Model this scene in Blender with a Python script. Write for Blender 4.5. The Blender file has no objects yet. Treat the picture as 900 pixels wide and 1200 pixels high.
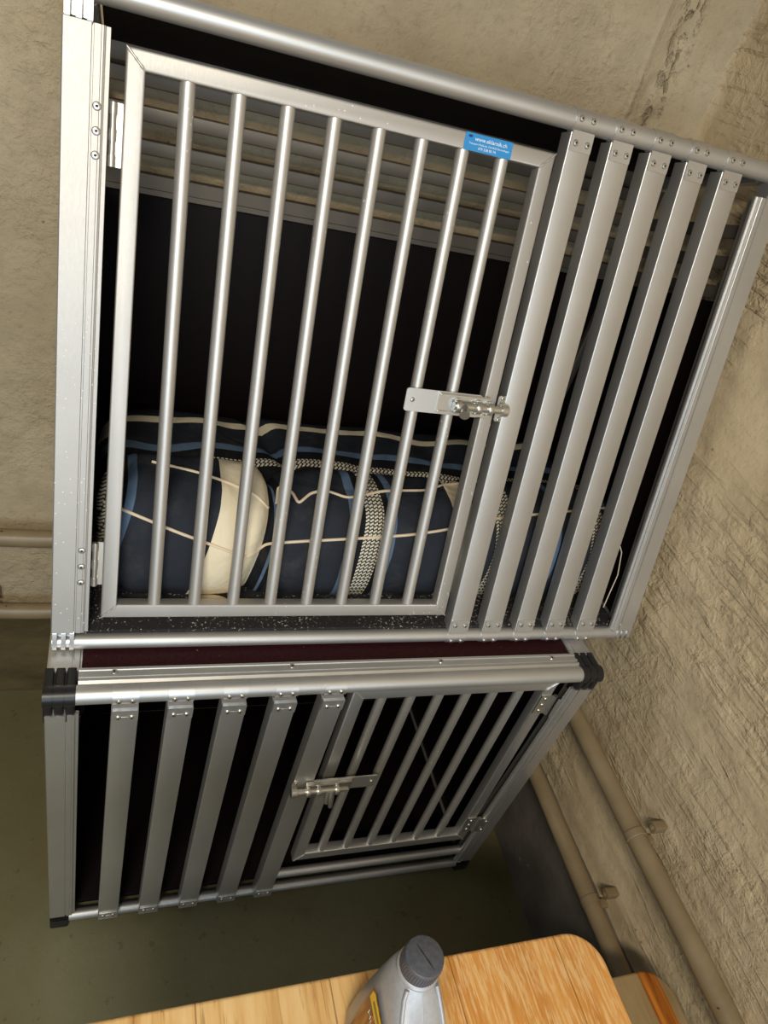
import bpy, bmesh, math, random
from mathutils import Vector, Matrix, noise
from mathutils.bvhtree import BVHTree
random.seed(4)
C = bpy.context.scene.collection
PI = math.pi
V = Vector

# ------------------------------------------------------------------ camera (fixed from the perspective of the place)
CAM_RIGHT = V((0.93446701, -0.24863516, 0.25485677))
CAM_DOWN = V((0.04322568, -0.63127305, -0.77435514))
CAM_FWD = V((0.35341612, 0.73462568, -0.57915641))
CAM_POS = V((0.0646, -0.7704, 1.6303))
FPX = 860.1
cam_d = bpy.data.cameras.new('camera')
cam_d.sensor_fit = 'VERTICAL'; cam_d.sensor_height = 36.0; cam_d.lens = 36.0 * FPX / 1200.0
cam_d.clip_start = 0.02
cam = bpy.data.objects.new('camera', cam_d); C.objects.link(cam)
M = Matrix.Identity(4)
for i in range(3):
    M[i][0] = CAM_RIGHT[i]; M[i][1] = -CAM_DOWN[i]; M[i][2] = -CAM_FWD[i]; M[i][3] = CAM_POS[i]
cam.matrix_world = M
bpy.context.scene.camera = cam

# ------------------------------------------------------------------ mesh builder
class MB:
    def __init__(s): s.v = []; s.f = []; s.m = []; s.mi = 0
    def add(s, vs, fs):
        o = len(s.v); s.v += [tuple(p) for p in vs]
        s.f += [tuple(i + o for i in f) for f in fs]; s.m += [s.mi] * len(fs)
    def extr(s, poly, o, ex, ey, ez, L, caps=True):
        o, ex, ey, ez = V(o), V(ex), V(ey), V(ez); n = len(poly)
        vs = [o + ex * a + ey * b for a, b in poly] + [o + ex * a + ey * b + ez * L for a, b in poly]
        fs = [(i, (i + 1) % n, n + (i + 1) % n, n + i) for i in range(n)]
        if caps: fs += [tuple(range(n - 1, -1, -1)), tuple(range(n, 2 * n))]
        s.add(vs, fs)
    def box(s, o, ex, ey, ez, w, h, d, r=0.002):      # o = centre; rounded along ez
        s.extr(rr(w, h, r), V(o) - V(ez) * d / 2, ex, ey, ez, d)
    def chbox(s, lo, hi, c=0.002):                     # axis-aligned box with all edges chamfered
        bm = bmesh.new(); bmesh.ops.create_cube(bm, size=1)
        for v in bm.verts:
            v.co = V([(lo[i] + hi[i]) / 2 + v.co[i] * (hi[i] - lo[i]) for i in range(3)])
        bmesh.ops.bevel(bm, geom=bm.edges[:], offset=c, segments=2, affect='EDGES', profile=0.5)
        bm.verts.index_update()
        s.add([v.co for v in bm.verts], [[v.index for v in f.verts] for f in bm.faces]); bm.free()
    def tube(s, pts, r, n=14, caps=True):
        pts = [V(p) for p in pts]; rs = r if isinstance(r, (list, tuple)) else [r] * len(pts)
        t0 = (pts[1] - pts[0]).normalized(); u = t0.orthogonal().normalized(); vs = []
        for k, p in enumerate(pts):
            t = (pts[min(k + 1, len(pts) - 1)] - pts[max(k - 1, 0)]).normalized()
            u = (u - t * u.dot(t)).normalized(); w = t.cross(u)
            vs += [p + (u * math.cos(2 * PI * i / n) + w * math.sin(2 * PI * i / n)) * rs[k] for i in range(n)]
        fs = [(k * n + i, k * n + (i + 1) % n, (k + 1) * n + (i + 1) % n, (k + 1) * n + i) for k in range(len(pts) - 1) for i in range(n)]
        if caps: fs += [tuple(range(n - 1, -1, -1)), tuple(range((len(pts) - 1) * n, len(pts) * n))]
        s.add(vs, fs)
    def lathe(s, prof, o, ax, n=20):                   # prof = (r, h) along ax
        o, ax = V(o), V(ax).normalized(); u = ax.orthogonal().normalized(); w = ax.cross(u); vs = []
        for r, h in prof:
            vs += [o + ax * h + (u * math.cos(2 * PI * i / n) + w * math.sin(2 * PI * i / n)) * r for i in range(n)]
        fs = [(k * n + i, k * n + (i + 1) % n, (k + 1) * n + (i + 1) % n, (k + 1) * n + i) for k in range(len(prof) - 1) for i in range(n)]
        fs += [tuple(range(n - 1, -1, -1)), tuple(range((len(prof) - 1) * n, len(prof) * n))]
        s.add(vs, fs)
    def frame(s, corners, outs, nrm, prof):            # closed mitred rectangular frame; prof = (outward, along nrm)
        n = len(prof); vs = []
        for c, o in zip(corners, outs):
            vs += [V(c) + V(o) * a + V(nrm) * b for a, b in prof]
        k4 = len(corners)
        fs = [(k * n + i, k * n + (i + 1) % n, ((k + 1) % k4) * n + (i + 1) % n, ((k + 1) % k4) * n + i) for k in range(k4) for i in range(n)]
        s.add(vs, fs)
    def build(s, name, mats, parent=None, ang=35, base=None):
        me = bpy.data.meshes.new(name); b = base if base is not None else (BASE.get(parent.name, V((0, 0, 0))) if parent else V((0, 0, 0)))
        me.from_pydata([tuple(V(p) - b) for p in s.v], [], s.f)
        bm = bmesh.new(); bm.from_mesh(me)
        for f, mi in zip(bm.faces, s.m): f.material_index = mi; f.smooth = True
        bmesh.ops.recalc_face_normals(bm, faces=bm.faces); bm.to_mesh(me); bm.free()
        for m in (mats if isinstance(mats, (list, tuple)) else [mats]): me.materials.append(m)
        me.set_sharp_from_angle(angle=math.radians(ang))
        o = bpy.data.objects.new(name, me); C.objects.link(o)
        if parent: o.parent = parent; BASE[o.name] = b
        elif base is not None: o.location = base; BASE[o.name] = b
        return o
BASE = {}
def rr(w, h, r, k=3):
    p = []
    for cx, cy, a0 in ((w / 2 - r, h / 2 - r, 0), (-w / 2 + r, h / 2 - r, 90), (-w / 2 + r, -h / 2 + r, 180), (w / 2 - r, -h / 2 + r, 270)):
        for i in range(k + 1):
            a = math.radians(a0 + 90 * i / k); p.append((cx + r * math.cos(a), cy + r * math.sin(a)))
    return p
def thing(name, label, cat, loc, group=None):
    o = bpy.data.objects.new(name, None); C.objects.link(o); o.location = loc; o.empty_display_size = 0.05
    o['label'] = label; o['category'] = cat; BASE[o.name] = V(loc)
    if group: o['group'] = group
    return o
def tag(o, label, cat, group=None):
    o['label'] = label; o['category'] = cat
    if group: o['group'] = group
    return o
def structure(o): o['kind'] = 'structure'; return o

# ------------------------------------------------------------------ materials
def lin(c):
    return tuple((x / 12.92 if x <= 0.04045 else ((x + 0.055) / 1.055) ** 2.4) for x in [k / 255 for k in c]) + (1,)
class NT:
    def __init__(s, name):
        s.mat = bpy.data.materials.new(name); s.mat.use_nodes = True; s.t = s.mat.node_tree; s.b = s.t.nodes['Principled BSDF']
    def n(s, typ, **kw):
        nd = s.t.nodes.new(typ)
        for k, v in kw.items():
            if k.startswith('i_'): nd.inputs[k[2:].replace('_', ' ')].default_value = v
            else: setattr(nd, k, v)
        return nd
    def l(s, a, b): s.t.links.new(a, b)
    def co(s, scale=(1, 1, 1), kind='Object', rot=(0, 0, 0)):
        tc = s.n('ShaderNodeTexCoord'); mp = s.n('ShaderNodeMapping'); mp.inputs['Scale'].default_value = scale; mp.inputs['Rotation'].default_value = rot
        s.l(tc.outputs[kind], mp.inputs['Vector']); return mp.outputs['Vector']
    def noise(s, vec, scale, detail=4, rough=0.55, dist=0):
        nd = s.n('ShaderNodeTexNoise'); nd.inputs['Scale'].default_value = scale; nd.inputs['Detail'].default_value = detail
        nd.inputs['Roughness'].default_value = rough; nd.inputs['Distortion'].default_value = dist; s.l(vec, nd.inputs['Vector']); return nd.outputs['Fac']
    def ramp(s, fac, stops, interp='LINEAR'):
        nd = s.n('ShaderNodeValToRGB'); cr = nd.color_ramp; cr.interpolation = interp
        while len(cr.elements) < len(stops): cr.elements.new(0.5)
        for e, (p, c) in zip(cr.elements, stops): e.position = p; e.color = c if len(c) == 4 else tuple(c) + (1,)
        s.l(fac, nd.inputs['Fac']); return nd.outputs['Color']
    def mix(s, fac, a, b, mode='MIX'):
        nd = s.n('ShaderNodeMix'); nd.data_type = 'RGBA'; nd.blend_type = mode
        for sock, v in ((nd.inputs[0], fac), (nd.inputs[6], a), (nd.inputs[7], b)):
            if isinstance(v, (int, float, tuple)): sock.default_value = v
            else: s.l(v, sock)
        return nd.outputs[2]
    def math(s, op, a, b=0.0, c=0.0):
        nd = s.n('ShaderNodeMath'); nd.operation = op
        for i, v in enumerate((a, b, c)):
            if isinstance(v, (int, float)): nd.inputs[i].default_value = v
            else: s.l(v, nd.inputs[i])
        return nd.outputs[0]
    def bump(s, h, strength, dist, prev=None):
        nd = s.n('ShaderNodeBump'); nd.inputs['Strength'].default_value = strength; nd.inputs['Distance'].default_value = dist; s.l(h, nd.inputs['Height'])
        if prev: s.l(prev, nd.inputs['Normal'])
        return nd.outputs['Normal']
    def set(s, **kw):
        for k, v in kw.items():
            sock = s.b.inputs[{'color': 'Base Color', 'rough': 'Roughness', 'metal': 'Metallic', 'normal': 'Normal', 'spec': 'Specular IOR Level', 'coat': 'Coat Weight'}[k]]
            if isinstance(v, (int, float, tuple)): sock.default_value = v
            else: s.l(v, sock)
        return s.mat
BW = lambda g: (g, g, g, 1)

def metal(name, col, rough, brush=(60, 60, 2), speck=0.0, dull=0.0):
    t = NT(name); g = t.noise(t.co(brush), 8, 3); big = t.noise(t.co(), 6, 4)
    c = t.mix(t.ramp(big, [(0.3, BW(0.86)), (0.7, BW(1))]), BW(0), col, 'MIX')
    c = t.mix(1.0, col, t.ramp(big, [(0.3, BW(0.88)), (0.7, BW(1))]), 'MULTIPLY')
    r = t.math('ADD', t.math('MULTIPLY', g, 0.10), rough - 0.05)
    m = 1.0 - dull
    if speck:
        vo = t.n('ShaderNodeTexVoronoi'); vo.inputs['Scale'].default_value = 130; t.l(t.co(), vo.inputs['Vector'])
        dots = t.math('MULTIPLY', t.math('LESS_THAN', vo.outputs['Distance'], 0.13), t.math('GREATER_THAN', t.noise(t.co(), 9, 2), 1 - speck))
        c = t.mix(dots, c, lin((225, 222, 214))); m = t.math('MULTIPLY', t.math('SUBTRACT', 1.0, dots), 1.0 - dull)
    return t.set(color=c, rough=r, metal=m, normal=t.bump(g, 0.12, 0.0006))
ALU = lin((226, 224, 220)); ALU_D = lin((196, 195, 190))
M_ALU = metal('satin_aluminium', lin((214, 213, 211)), 0.42, dull=0.14)
M_ALU_S = metal('splashed_aluminium', lin((192, 188, 182)), 0.52, speck=0.44, dull=0.25)
M_TUBE = metal('anodised_tube', lin((205, 204, 201)), 0.46, brush=(2, 60, 60), dull=0.22)
M_BAR = metal('grey_bar_metal', lin((208, 205, 200)), 0.46, speck=0.40, dull=0.22)
M_ZINC = metal('zinc_steel', lin((205, 203, 196)), 0.33, brush=(20, 20, 20), dull=0.12)
M_SLATB = metal('grey_slat_metal', lin((118, 111, 101)), 0.5, brush=(2, 60, 60), dull=0.35)
t = NT('black_plastic'); M_BLACK = t.set(color=lin((26, 26, 28)), rough=0.38, normal=t.bump(t.noise(t.co(), 300), 0.1, 0.0005))
t = NT('hole_shade'); M_HOLE_SHADE = t.set(color=lin((28, 27, 26)), rough=0.7)  # dark colour painted in place of the shade inside small recesses
t = NT('film_faced_panel'); nn = t.noise(t.co(), 400, 2)
M_PANEL = t.set(color=t.ramp(nn, [(0.3, lin((12, 8, 8))), (0.75, lin((22, 12, 12)))]), rough=0.55, spec=0.12)
t = NT('maroon_plywood_top'); nn = t.noise(t.co(), 350, 2); sp = t.noise(t.co(), 160, 2, 0.6)
M_MAROON = t.set(color=t.mix(t.math('GREATER_THAN', sp, 0.74), t.ramp(nn, [(0.25, lin((30, 9, 12))), (0.8, lin((54, 20, 24)))]), lin((120, 100, 95))), rough=0.5, spec=0.15, normal=t.bump(nn, 0.3, 0.0006))
t = NT('black_rubber_mat'); nn = t.noise(t.co(), 260, 3, 0.7); big = t.noise(t.co(), 7, 3)
msk = t.math('GREATER_THAN', t.math('ADD', nn, t.math('MULTIPLY', big, 0.22)), 0.74)
M_RUBBER = t.set(color=t.mix(msk, lin((24, 23, 23)), lin((178, 172, 160))), rough=0.8, normal=t.bump(nn, 0.5, 0.001))

# concrete walls
WX, WY, YAW = 1.036, 0.5054, -0.0172
def concrete(name, streak, col_a, col_b, axis):
    t = NT(name)
    co = t.co(); st = t.co(streak)
    big = t.noise(co, 2.2, 5, 0.6, 0.6); mid = t.noise(co, 14, 5, 0.6); fine = t.noise(co, 110, 4, 0.6); stx = t.noise(st, 14, 5, 0.6, 0.8)
    c = t.ramp(big, [(0.25, col_a), (0.7, col_b)])
    c = t.mix(1.0, c, t.ramp(mid, [(0.3, BW(0.86)), (0.55, BW(1))]), 'MULTIPLY')
    pit = t.n('ShaderNodeTexVoronoi'); pit.inputs['Scale'].default_value = 26; t.l(co, pit.inputs['Vector'])
    pm = t.math('MULTIPLY', t.math('LESS_THAN', pit.outputs['Distance'], 0.07), t.math('GREATER_THAN', mid, 0.56))
    c = t.mix(t.math('MULTIPLY', pm, 0.55), c, lin((70, 60, 46)))
    crumb = t.noise(co, 34, 5, 0.62, 0.3); patch = t.noise(co, 3.5, 3)
    ridge = t.ramp(stx, [(0.52, BW(0)), (0.72, BW(1))]); sel = t.ramp(patch, [(0.42, BW(0.06)), (0.62, BW(1))])
    rg = t.math('MULTIPLY', ridge, sel); cr = t.math('MULTIPLY', t.ramp(crumb, [(0.42, BW(0)), (0.6, BW(1))]), sel)
    nrm = t.bump(rg, 0.8 if axis else 0.25, 0.006); nrm = t.bump(mid, 0.5, 0.008, nrm); nrm = t.bump(cr, 0.6, 0.004, nrm); nrm = t.bump(fine, 0.35, 0.0015, nrm)
    grain = t.noise(co, 75, 5, 0.75); nrm = t.bump(grain, 0.45 if axis == 0 else 0.25, 0.004, nrm)
    c = t.mix(1.0, c, t.ramp(grain, [(0.3, BW(0.80)), (0.46, BW(1))]), 'MULTIPLY')
    if axis == 0:
        tc = t.n('ShaderNodeTexCoord'); sx = t.n('ShaderNodeSeparateXYZ'); t.l(tc.outputs['Object'], sx.inputs[0])
        wob = t.math('MULTIPLY', t.math('SUBTRACT', t.noise(t.co((1, 1, 1)), 8, 2), 0.5), 0.05)
        dx = t.math('ABSOLUTE', t.math('ADD', t.math('SUBTRACT', sx.outputs['X'], WX - 0.095), wob))
        band = t.ramp(dx, [(0.0, BW(1)), (0.010, BW(0.8)), (0.030, BW(0))])
        go = t.math('MULTIPLY', band, t.ramp(t.noise(t.co((1.6, 1, 1)), 48, 4, 0.6), [(0.50, BW(0)), (0.66, BW(1))]))
        nrm = t.bump(t.math('SUBTRACT', 1.0, go), 1.0, 0.007, nrm)
        c = t.mix(t.math('MULTIPLY', go, 0.22), c, lin((112, 92, 62)))  # gouges tinted darker, standing in for shade the frontal light leaves out
        lx = t.math('ABSOLUTE', t.math('ADD', t.math('SUBTRACT', sx.outputs['X'], WX - 0.150), t.math('MULTIPLY', wob, 0.12)))
        nrm = t.bump(t.ramp(lx, [(0.0, BW(1)), (0.006, BW(0))]), 0.8, 0.004, nrm)
    stain = t.noise(co, 4.2, 4, 0.6); c = t.mix(t.ramp(stain, [(0.58, BW(0)), (0.72, BW(0.3))]), c, lin((122, 104, 84)))
    nrm = t.bump(t.math('SUBTRACT', 1.0, pm), 0.7, 0.004, nrm)
    return t.set(color=c, rough=0.62, spec=0.35, normal=nrm)
M_WALLB = concrete('painted_concrete_back', (1, 1, 4), lin((164, 147, 117)), lin((194, 177, 146)), 0)
M_WALLR = concrete('painted_concrete_right', (5, 0.55, 5), lin((190, 169, 134)), lin((222, 203, 168)), 1)
t = NT('dark_base_paint'); a = t.noise(t.co(), 6, 5, 0.6); s2 = t.noise(t.co(), 45, 4, 0.6); s3 = t.noise(t.co((1, 1, 1)), 24, 2)
c = t.ramp(a, [(0.3, lin((82, 76, 70))), (0.7, lin((116, 108, 100)))])
c = t.mix(t.math('GREATER_THAN', s3, 0.73), c, lin((150, 140, 120)))
M_BASE = t.set(color=c, rough=0.55, normal=t.bump(s2, 0.5, 0.004))
t = NT('dark_base_paint_back'); a = t.noise(t.co((1, 1, 3)), 6, 5, 0.6); s2 = t.noise(t.co(), 45, 4, 0.6)
M_BASEB = t.set(color=t.ramp(a, [(0.3, lin((74, 62, 38))), (0.7, lin((106, 92, 62)))]), rough=0.5, normal=t.bump(s2, 0.5, 0.004))
t = NT('green_floor_paint'); a = t.noise(t.co(), 2.4, 5, 0.6); b = t.noise(t.co(), 30, 5, 0.65); d = t.noise(t.co(), 90, 2)
c = t.ramp(a, [(0.3, lin((112, 102, 66))), (0.65, lin((122, 120, 92)))])
c = t.mix(t.math('MULTIPLY', t.math('GREATER_THAN', b, 0.64), 0.35), c, lin((66, 60, 42)))
c = t.mix(t.math('GREATER_THAN', d, 0.80), c, lin((150, 148, 128)))
rust = t.ramp(t.noise(t.co(), 5.5, 3), [(0.66, BW(0)), (0.74, BW(0.45))])
c = t.mix(rust, c, lin((92, 62, 38)))
M_FLOOR = t.set(color=c, rough=t.ramp(b, [(0.3, BW(0.42)), (0.7, BW(0.6))]), spec=0.4, normal=t.bump(b, 0.35, 0.003))
t = NT('painted_pipe'); a = t.noise(t.co(), 9, 5, 0.6); b = t.noise(t.co(), 60, 3); e = t.noise(t.co(), 26, 3)
c = t.ramp(a, [(0.3, lin((126, 109, 81))), (0.7, lin((150, 132, 102)))])
c = t.mix(t.math('GREATER_THAN', e, 0.73), c, lin((72, 58, 42)))
M_PIPE = t.set(color=c, rough=0.42, normal=t.bump(b, 0.25, 0.002))
# wood
def wood(name, stops, worn, knots=True, streak=None):
    t = NT(name)
    co = t.co((1, 0.07, 1)); w = t.noise(t.co((1, 0.16, 1)), 5, 3)
    f = t.noise(co, 70, 5, 0.6, 0.3); g = t.noise(t.co((1, 0.03, 1)), 170, 3, 0.6)
    c = t.ramp(f, stops)
    patch = t.noise(t.co((1.0, 0.22, 1)), 9, 4, 0.6, 0.4)
    c = t.mix(t.ramp(patch, [(0.46, BW(0)), (0.60, BW(0.85))]), c, worn)
    c = t.mix(t.math('MULTIPLY', t.math('GREATER_THAN', g, 0.66), 0.45), c, lin((120, 70, 26)))
    if streak:
        sx = t.n('ShaderNodeSeparateXYZ'); tc = t.n('ShaderNodeTexCoord'); t.l(tc.outputs['Object'], sx.inputs[0])
        m = t.math('MULTIPLY', t.math('GREATER_THAN', t.math('ADD', sx.outputs['X'], t.math('MULTIPLY', f, 0.03)), streak[0]), t.math('LESS_THAN', t.math('ADD', sx.outputs['X'], t.math('MULTIPLY', g, 0.02)), streak[1]))
        c = t.mix(m, c, t.ramp(f, [(0.35, lin((120, 58, 14))), (0.65, lin((206, 128, 48)))]))
    if knots:
        vo = t.n('ShaderNodeTexVoronoi'); vo.inputs['Scale'].default_value = 5.0; t.l(t.co((1, 0.6, 0.001)), vo.inputs['Vector'])
        kn = t.ramp(vo.outputs['Distance'], [(0.02, BW(0.9)), (0.085, BW(0.5)), (0.13, BW(0))])
        c = t.mix(kn, c, lin((136, 82, 40)))
    return t.set(color=c, rough=0.42, spec=0.35, normal=t.bump(f, 0.15, 0.001))
def table_wood():
    t = NT('varnished_pine'); tc = t.n('ShaderNodeTexCoord'); sx = t.n('ShaderNodeSeparateXYZ'); t.l(tc.outputs['Object'], sx.inputs[0])
    f = t.noise(t.co((1, 0.07, 1)), 70, 5, 0.6, 0.3); g = t.noise(t.co((1, 0.05, 1)), 150, 3, 0.6); sc = t.noise(t.co((1, 0.09, 1), rot=(0, 0, 0.10)), 250, 4, 0.65)
    warp = t.noise(t.co((1, 0.3, 1)), 8, 3)
    patch = t.noise(t.co((1.0, 0.3, 1)), 8, 4, 0.65, 0.4)
    pale = t.ramp(f, [(0.3, lin((206, 158, 96))), (0.5, lin((232, 192, 130))), (0.75, lin((242, 210, 154)))])
    pale = t.mix(t.ramp(g, [(0.60, BW(0)), (0.66, BW(0.55))]), pale, lin((146, 96, 48)))
    orange = t.ramp(f, [(0.3, lin((200, 134, 62))), (0.55, lin((222, 160, 86))), (0.75, lin((232, 180, 110)))])
    orange = t.mix(t.ramp(sc, [(0.47, BW(0)), (0.58, BW(0.7))]), orange, lin((240, 204, 148)))
    side = t.math('ADD', t.math('MULTIPLY', sx.outputs['X'], 3.0), t.math('MULTIPLY', patch, 1.6))
    c = t.mix(t.ramp(side, [(0.72, BW(0)), (1.02, BW(1))]), pale, orange)
    # joints between the glued boards
    jx = t.math('PINGPONG', t.math('ADD', sx.outputs['X'], 10.0), 0.0745)
    c = t.mix(t.math('MULTIPLY', t.math('LESS_THAN', jx, 0.0009), 0.6), c, lin((110, 66, 30)))
    vo = t.n('ShaderNodeTexVoronoi'); vo.inputs['Scale'].default_value = 5.5; t.l(t.co((1, 0.55, 0.001)), vo.inputs['Vector'])
    kd = t.math('ADD', vo.outputs['Distance'], t.math('MULTIPLY', t.math('SUBTRACT', warp, 0.5), 0.06))
    rings = t.math('MULTIPLY', t.math('GREATER_THAN', t.math('SINE', t.math('MULTIPLY', kd, 210.0)), 0.45), t.ramp(kd, [(0.10, BW(0.55)), (0.19, BW(0))]))
    c = t.mix(rings, c, lin((150, 98, 50)))
    c = t.mix(t.ramp(kd, [(0.03, BW(0.95)), (0.075, BW(0.6)), (0.095, BW(0))]), c, lin((128, 84, 52)))
    return t.set(color=c, rough=0.42, spec=0.35, normal=t.bump(f, 0.15, 0.001))
M_WOOD = table_wood()
M_WOOD2 = wood('weathered_pine', [(0.3, lin((120, 96, 62))), (0.55, lin((158, 132, 92))), (0.75, lin((182, 156, 114)))], lin((170, 146, 106)), False, streak=(0.086, 0.116))
t = NT('wood_edge'); f = t.noise(t.co((1, 1, 6)), 30, 4); M_WEDGE = t.set(color=t.ramp(f, [(0.3, lin((170, 130, 84))), (0.7, lin((226, 196, 150)))]), rough=0.6)
t = NT('grey_steel'); M_STEEL = t.set(color=lin((70, 74, 70)), rough=0.4, metal=0.8)
# cushion cloth: stripes by uv.x, chevrons along uv.y
NAVY = lin((40, 44, 52)); NAVY2 = lin((23, 25, 29)); BLUE = lin((88, 110, 136)); CREAM = lin((226, 214, 186)); ZW = lin((214, 208, 188)); PIPE_C = lin((222, 204, 178))
def cloth(name, bands):          # bands: (start, kind) sorted, kinds n b c z k
    t = NT(name); uv = t.n('ShaderNodeUVMap'); sx = t.n('ShaderNodeSeparateXYZ'); t.l(uv.outputs['UV'], sx.inputs[0]); U, Vv = sx.outputs['X'], sx.outputs['Y']
    col = {'n': NAVY, 'b': BLUE, 'c': CREAM, 'z': BW(0), 'k': NAVY2}
    rgb = t.ramp(U, [(p, col[k]) for p, k in bands], 'CONSTANT')
    zm = t.ramp(U, [(p, BW(1.0 if k == 'z' else 0.0)) for p, k in bands], 'CONSTANT')
    tri = t.math('PINGPONG', t.math('MULTIPLY', U, 1.0), 0.0036)
    ph = t.math('FRACT', t.math('DIVIDE', t.math('ADD', Vv, tri), 0.0075))
    gaps = t.math('LESS_THAN', t.math('PINGPONG', t.math('ADD', U, 0.0018), 0.0036), 0.0030)
    zz = t.mix(t.math('MULTIPLY', t.math('LESS_THAN', ph, 0.58), gaps), lin((30, 34, 42)), ZW)
    c = t.mix(zm, rgb, zz)
    w = t.noise(t.co(), 900, 2); dirt = t.noise(t.co(), 18, 5, 0.65)
    c = t.mix(t.ramp(dirt, [(0.55, BW(0)), (0.8, BW(0.10))]), c, lin((150, 142, 128)))
    wr = t.noise(t.co(), 13, 3, 0.5, 1.0)
    return t.set(color=c, rough=0.85, spec=0.2, normal=t.bump(w, 0.25, 0.0006, t.bump(wr, 0.5, 0.012)))
t = NT('cream_piping'); M_CORD = t.set(color=PIPE_C, rough=0.8)
t = NT('cream_cloth'); M_CREAM = t.set(color=lin((214, 196, 160)), rough=0.85)
t = NT('sticker_blue'); M_STK = t.set(color=lin((46, 142, 208)), rough=0.35)
t = NT('sticker_white'); M_STW = t.set(color=lin((240, 246, 250)), rough=0.4)
t = NT('sticker_dark'); M_STD = t.set(color=lin((24, 56, 110)), rough=0.4)
t = NT('silver_plastic'); a = t.noise(t.co(), 250, 2); M_SILVER = t.set(color=t.ramp(a, [(0.3, lin((160, 161, 164))), (0.7, lin((170, 171, 174)))]), rough=0.36, metal=0.3)
t = NT('charcoal_cap'); a = t.noise(t.co(), 200, 2); M_CAP = t.set(color=t.ramp(a, [(0.3, lin((66, 68, 76))), (0.7, lin((80, 82, 90)))]), rough=0.45, normal=t.bump(a, 0.15, 0.0005))
t = NT('label_brown'); a = t.noise(t.co((1, 1, 0.12)), 160, 3)
M_LABEL = t.set(color=t.ramp(a, [(0.3, lin((86, 46, 12))), (0.5, lin((132, 78, 22))), (0.72, lin((176, 120, 44)))]), rough=0.35)
t = NT('label_yellow'); M_LABELY = t.set(color=lin((214, 178, 44)), rough=0.35)
t = NT('label_olive'); M_LABELO = t.set(color=lin((120, 104, 40)), rough=0.35)

# ------------------------------------------------------------------ the room
ca, sa = math.cos(YAW), math.sin(YAW)
def WB(a, z, d=0.0):   # on the back wall: a from the corner (negative = left), d toward the room
    return V((WX + a * ca + d * sa, WY + a * sa - d * ca, z))
def WR(b, z, d=0.0):   # on the right wall: b from the corner (negative = toward the camera)
    return V((WX - b * sa - d * ca, WY + b * ca - d * sa, z))
def lump(p, s, amp): return amp * noise.fractal(p * s, 1.0, 2.0, 4)
def grid_wall(name, mat, fn, us, zs, disp):
    m = MB(); nu, nz = len(us), len(zs)
    vs = [fn(u, z, disp(u, z)) for z in zs for u in us]
    m.add(vs, [(j * nu + i, j * nu + i + 1, (j + 1) * nu + i + 1, (j + 1) * nu + i) for j in range(nz - 1) for i in range(nu - 1)])
    # a real thickness behind
    o = len(m.v); c = [fn(us[0], zs[0], -0.15), fn(us[-1], zs[0], -0.15), fn(us[-1], zs[-1], -0.15), fn(us[0], zs[-1], -0.15)]
    m.add(c, [(0, 3, 2, 1)])
    m.f += [(0, nu - 1, o + 1, o), (nu - 1, nz * nu - 1, o + 2, o + 1), (nz * nu - 1, (nz - 1) * nu, o + 3, o + 2), ((nz - 1) * nu, 0, o, o + 3)]; m.m += [0] * 4
    ob = m.build(name, mat, ang=60); return structure(ob)
us = [-2.6 + 0.05 * i for i in range(26)] + [-1.3 + 0.02 * i for i in range(50)] + [-0.3 + 0.006 * i for i in range(51)]
zs = [0.0, 0.2, 0.4] + [0.5 + 0.02 * i for i in range(40)] + [1.3 + 0.012 * i for i in range(70)] + [2.2, 2.4]
def dback(u, z):
    p = V((u, z, 0.0)); d = lump(p, 3.0, 0.0035) + lump(p + V((7, 3, 1)), 18.0, 0.0016)
    # chipped formwork seam left of the corner, and the mortar ridge in the corner itself
    e = (u + 0.095 + 0.012 * math.sin(z * 9)) / 0.028; g = noise.noise(V((z * 22, u * 30, 3))) + 0.25
    d -= 0.020 * math.exp(-e * e) * max(0, g) * (1 if z > 1.3 else 0.3)
    d += 0.003 * math.exp(-((u + 0.145) / 0.004) ** 2)
    d += (0.013 + 0.004 * noise.noise(V((z * 14, 3, 3)))) * math.exp(-(u / 0.015) ** 2)
    zl = 1.86 + 0.03 * u + 0.01 * noise.noise(V((u * 6, 1, 1)))      # horizontal formwork line
    d += 0.004 * math.exp(-((z - zl) / 0.006) ** 2)
    z2 = 0.665 + 0.006 * noise.noise(V((u * 15, 9, 1)))                # plaster edge over the upper pipe
    d -= 0.006 * math.exp(-((z - z2) / 0.006) ** 2) * max(0.0, noise.noise(V((u * 12, 4, 1))) + 0.5)
    z3 = 0.415
    d -= 0.006 * math.exp(-((z - z3) / 0.006) ** 2)
    return d
grid_wall('wall_back', M_WALLB, WB, us, zs, dback)
ub = [0.0 - 0.012 * i for i in range(150)] + [-1.8 - 0.05 * i for i in range(24)]
zr = [0.012 * i for i in range(160)] + [1.93, 2.0, 2.2, 2.4]
def dright(u, z):
    p = V((u * 0.7, z * 2.2, 5.0)); d = lump(p, 3.0, 0.004) + lump(p + V((2, 8, 1)), 11.0, 0.0028)
    g = max(0.0, noise.noise(V((u * 5, z * 40, 2.0))) - 0.25); d += 0.004 * g
    d += 0.011 * math.exp(-(u / 0.014) ** 2)
    return d
grid_wall('wall_right', M_WALLR, WR, ub, zr, dright)
m = MB(); nx, ny = 60, 70
fx = [-2.6 + i * (WX + 0.15 + 2.6) / nx for i in range(nx + 1)]; fy = [-3.4 + j * (WY + 0.15 + 3.4) / ny for j in range(ny + 1)]
m.chbox((-2.6, -3.4, -0.12), (WX + 0.15, WY + 0.15, 0.0), 0.001)
structure(m.build('floor', M_FLOOR))
m = MB(); zt = 0.292
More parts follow.
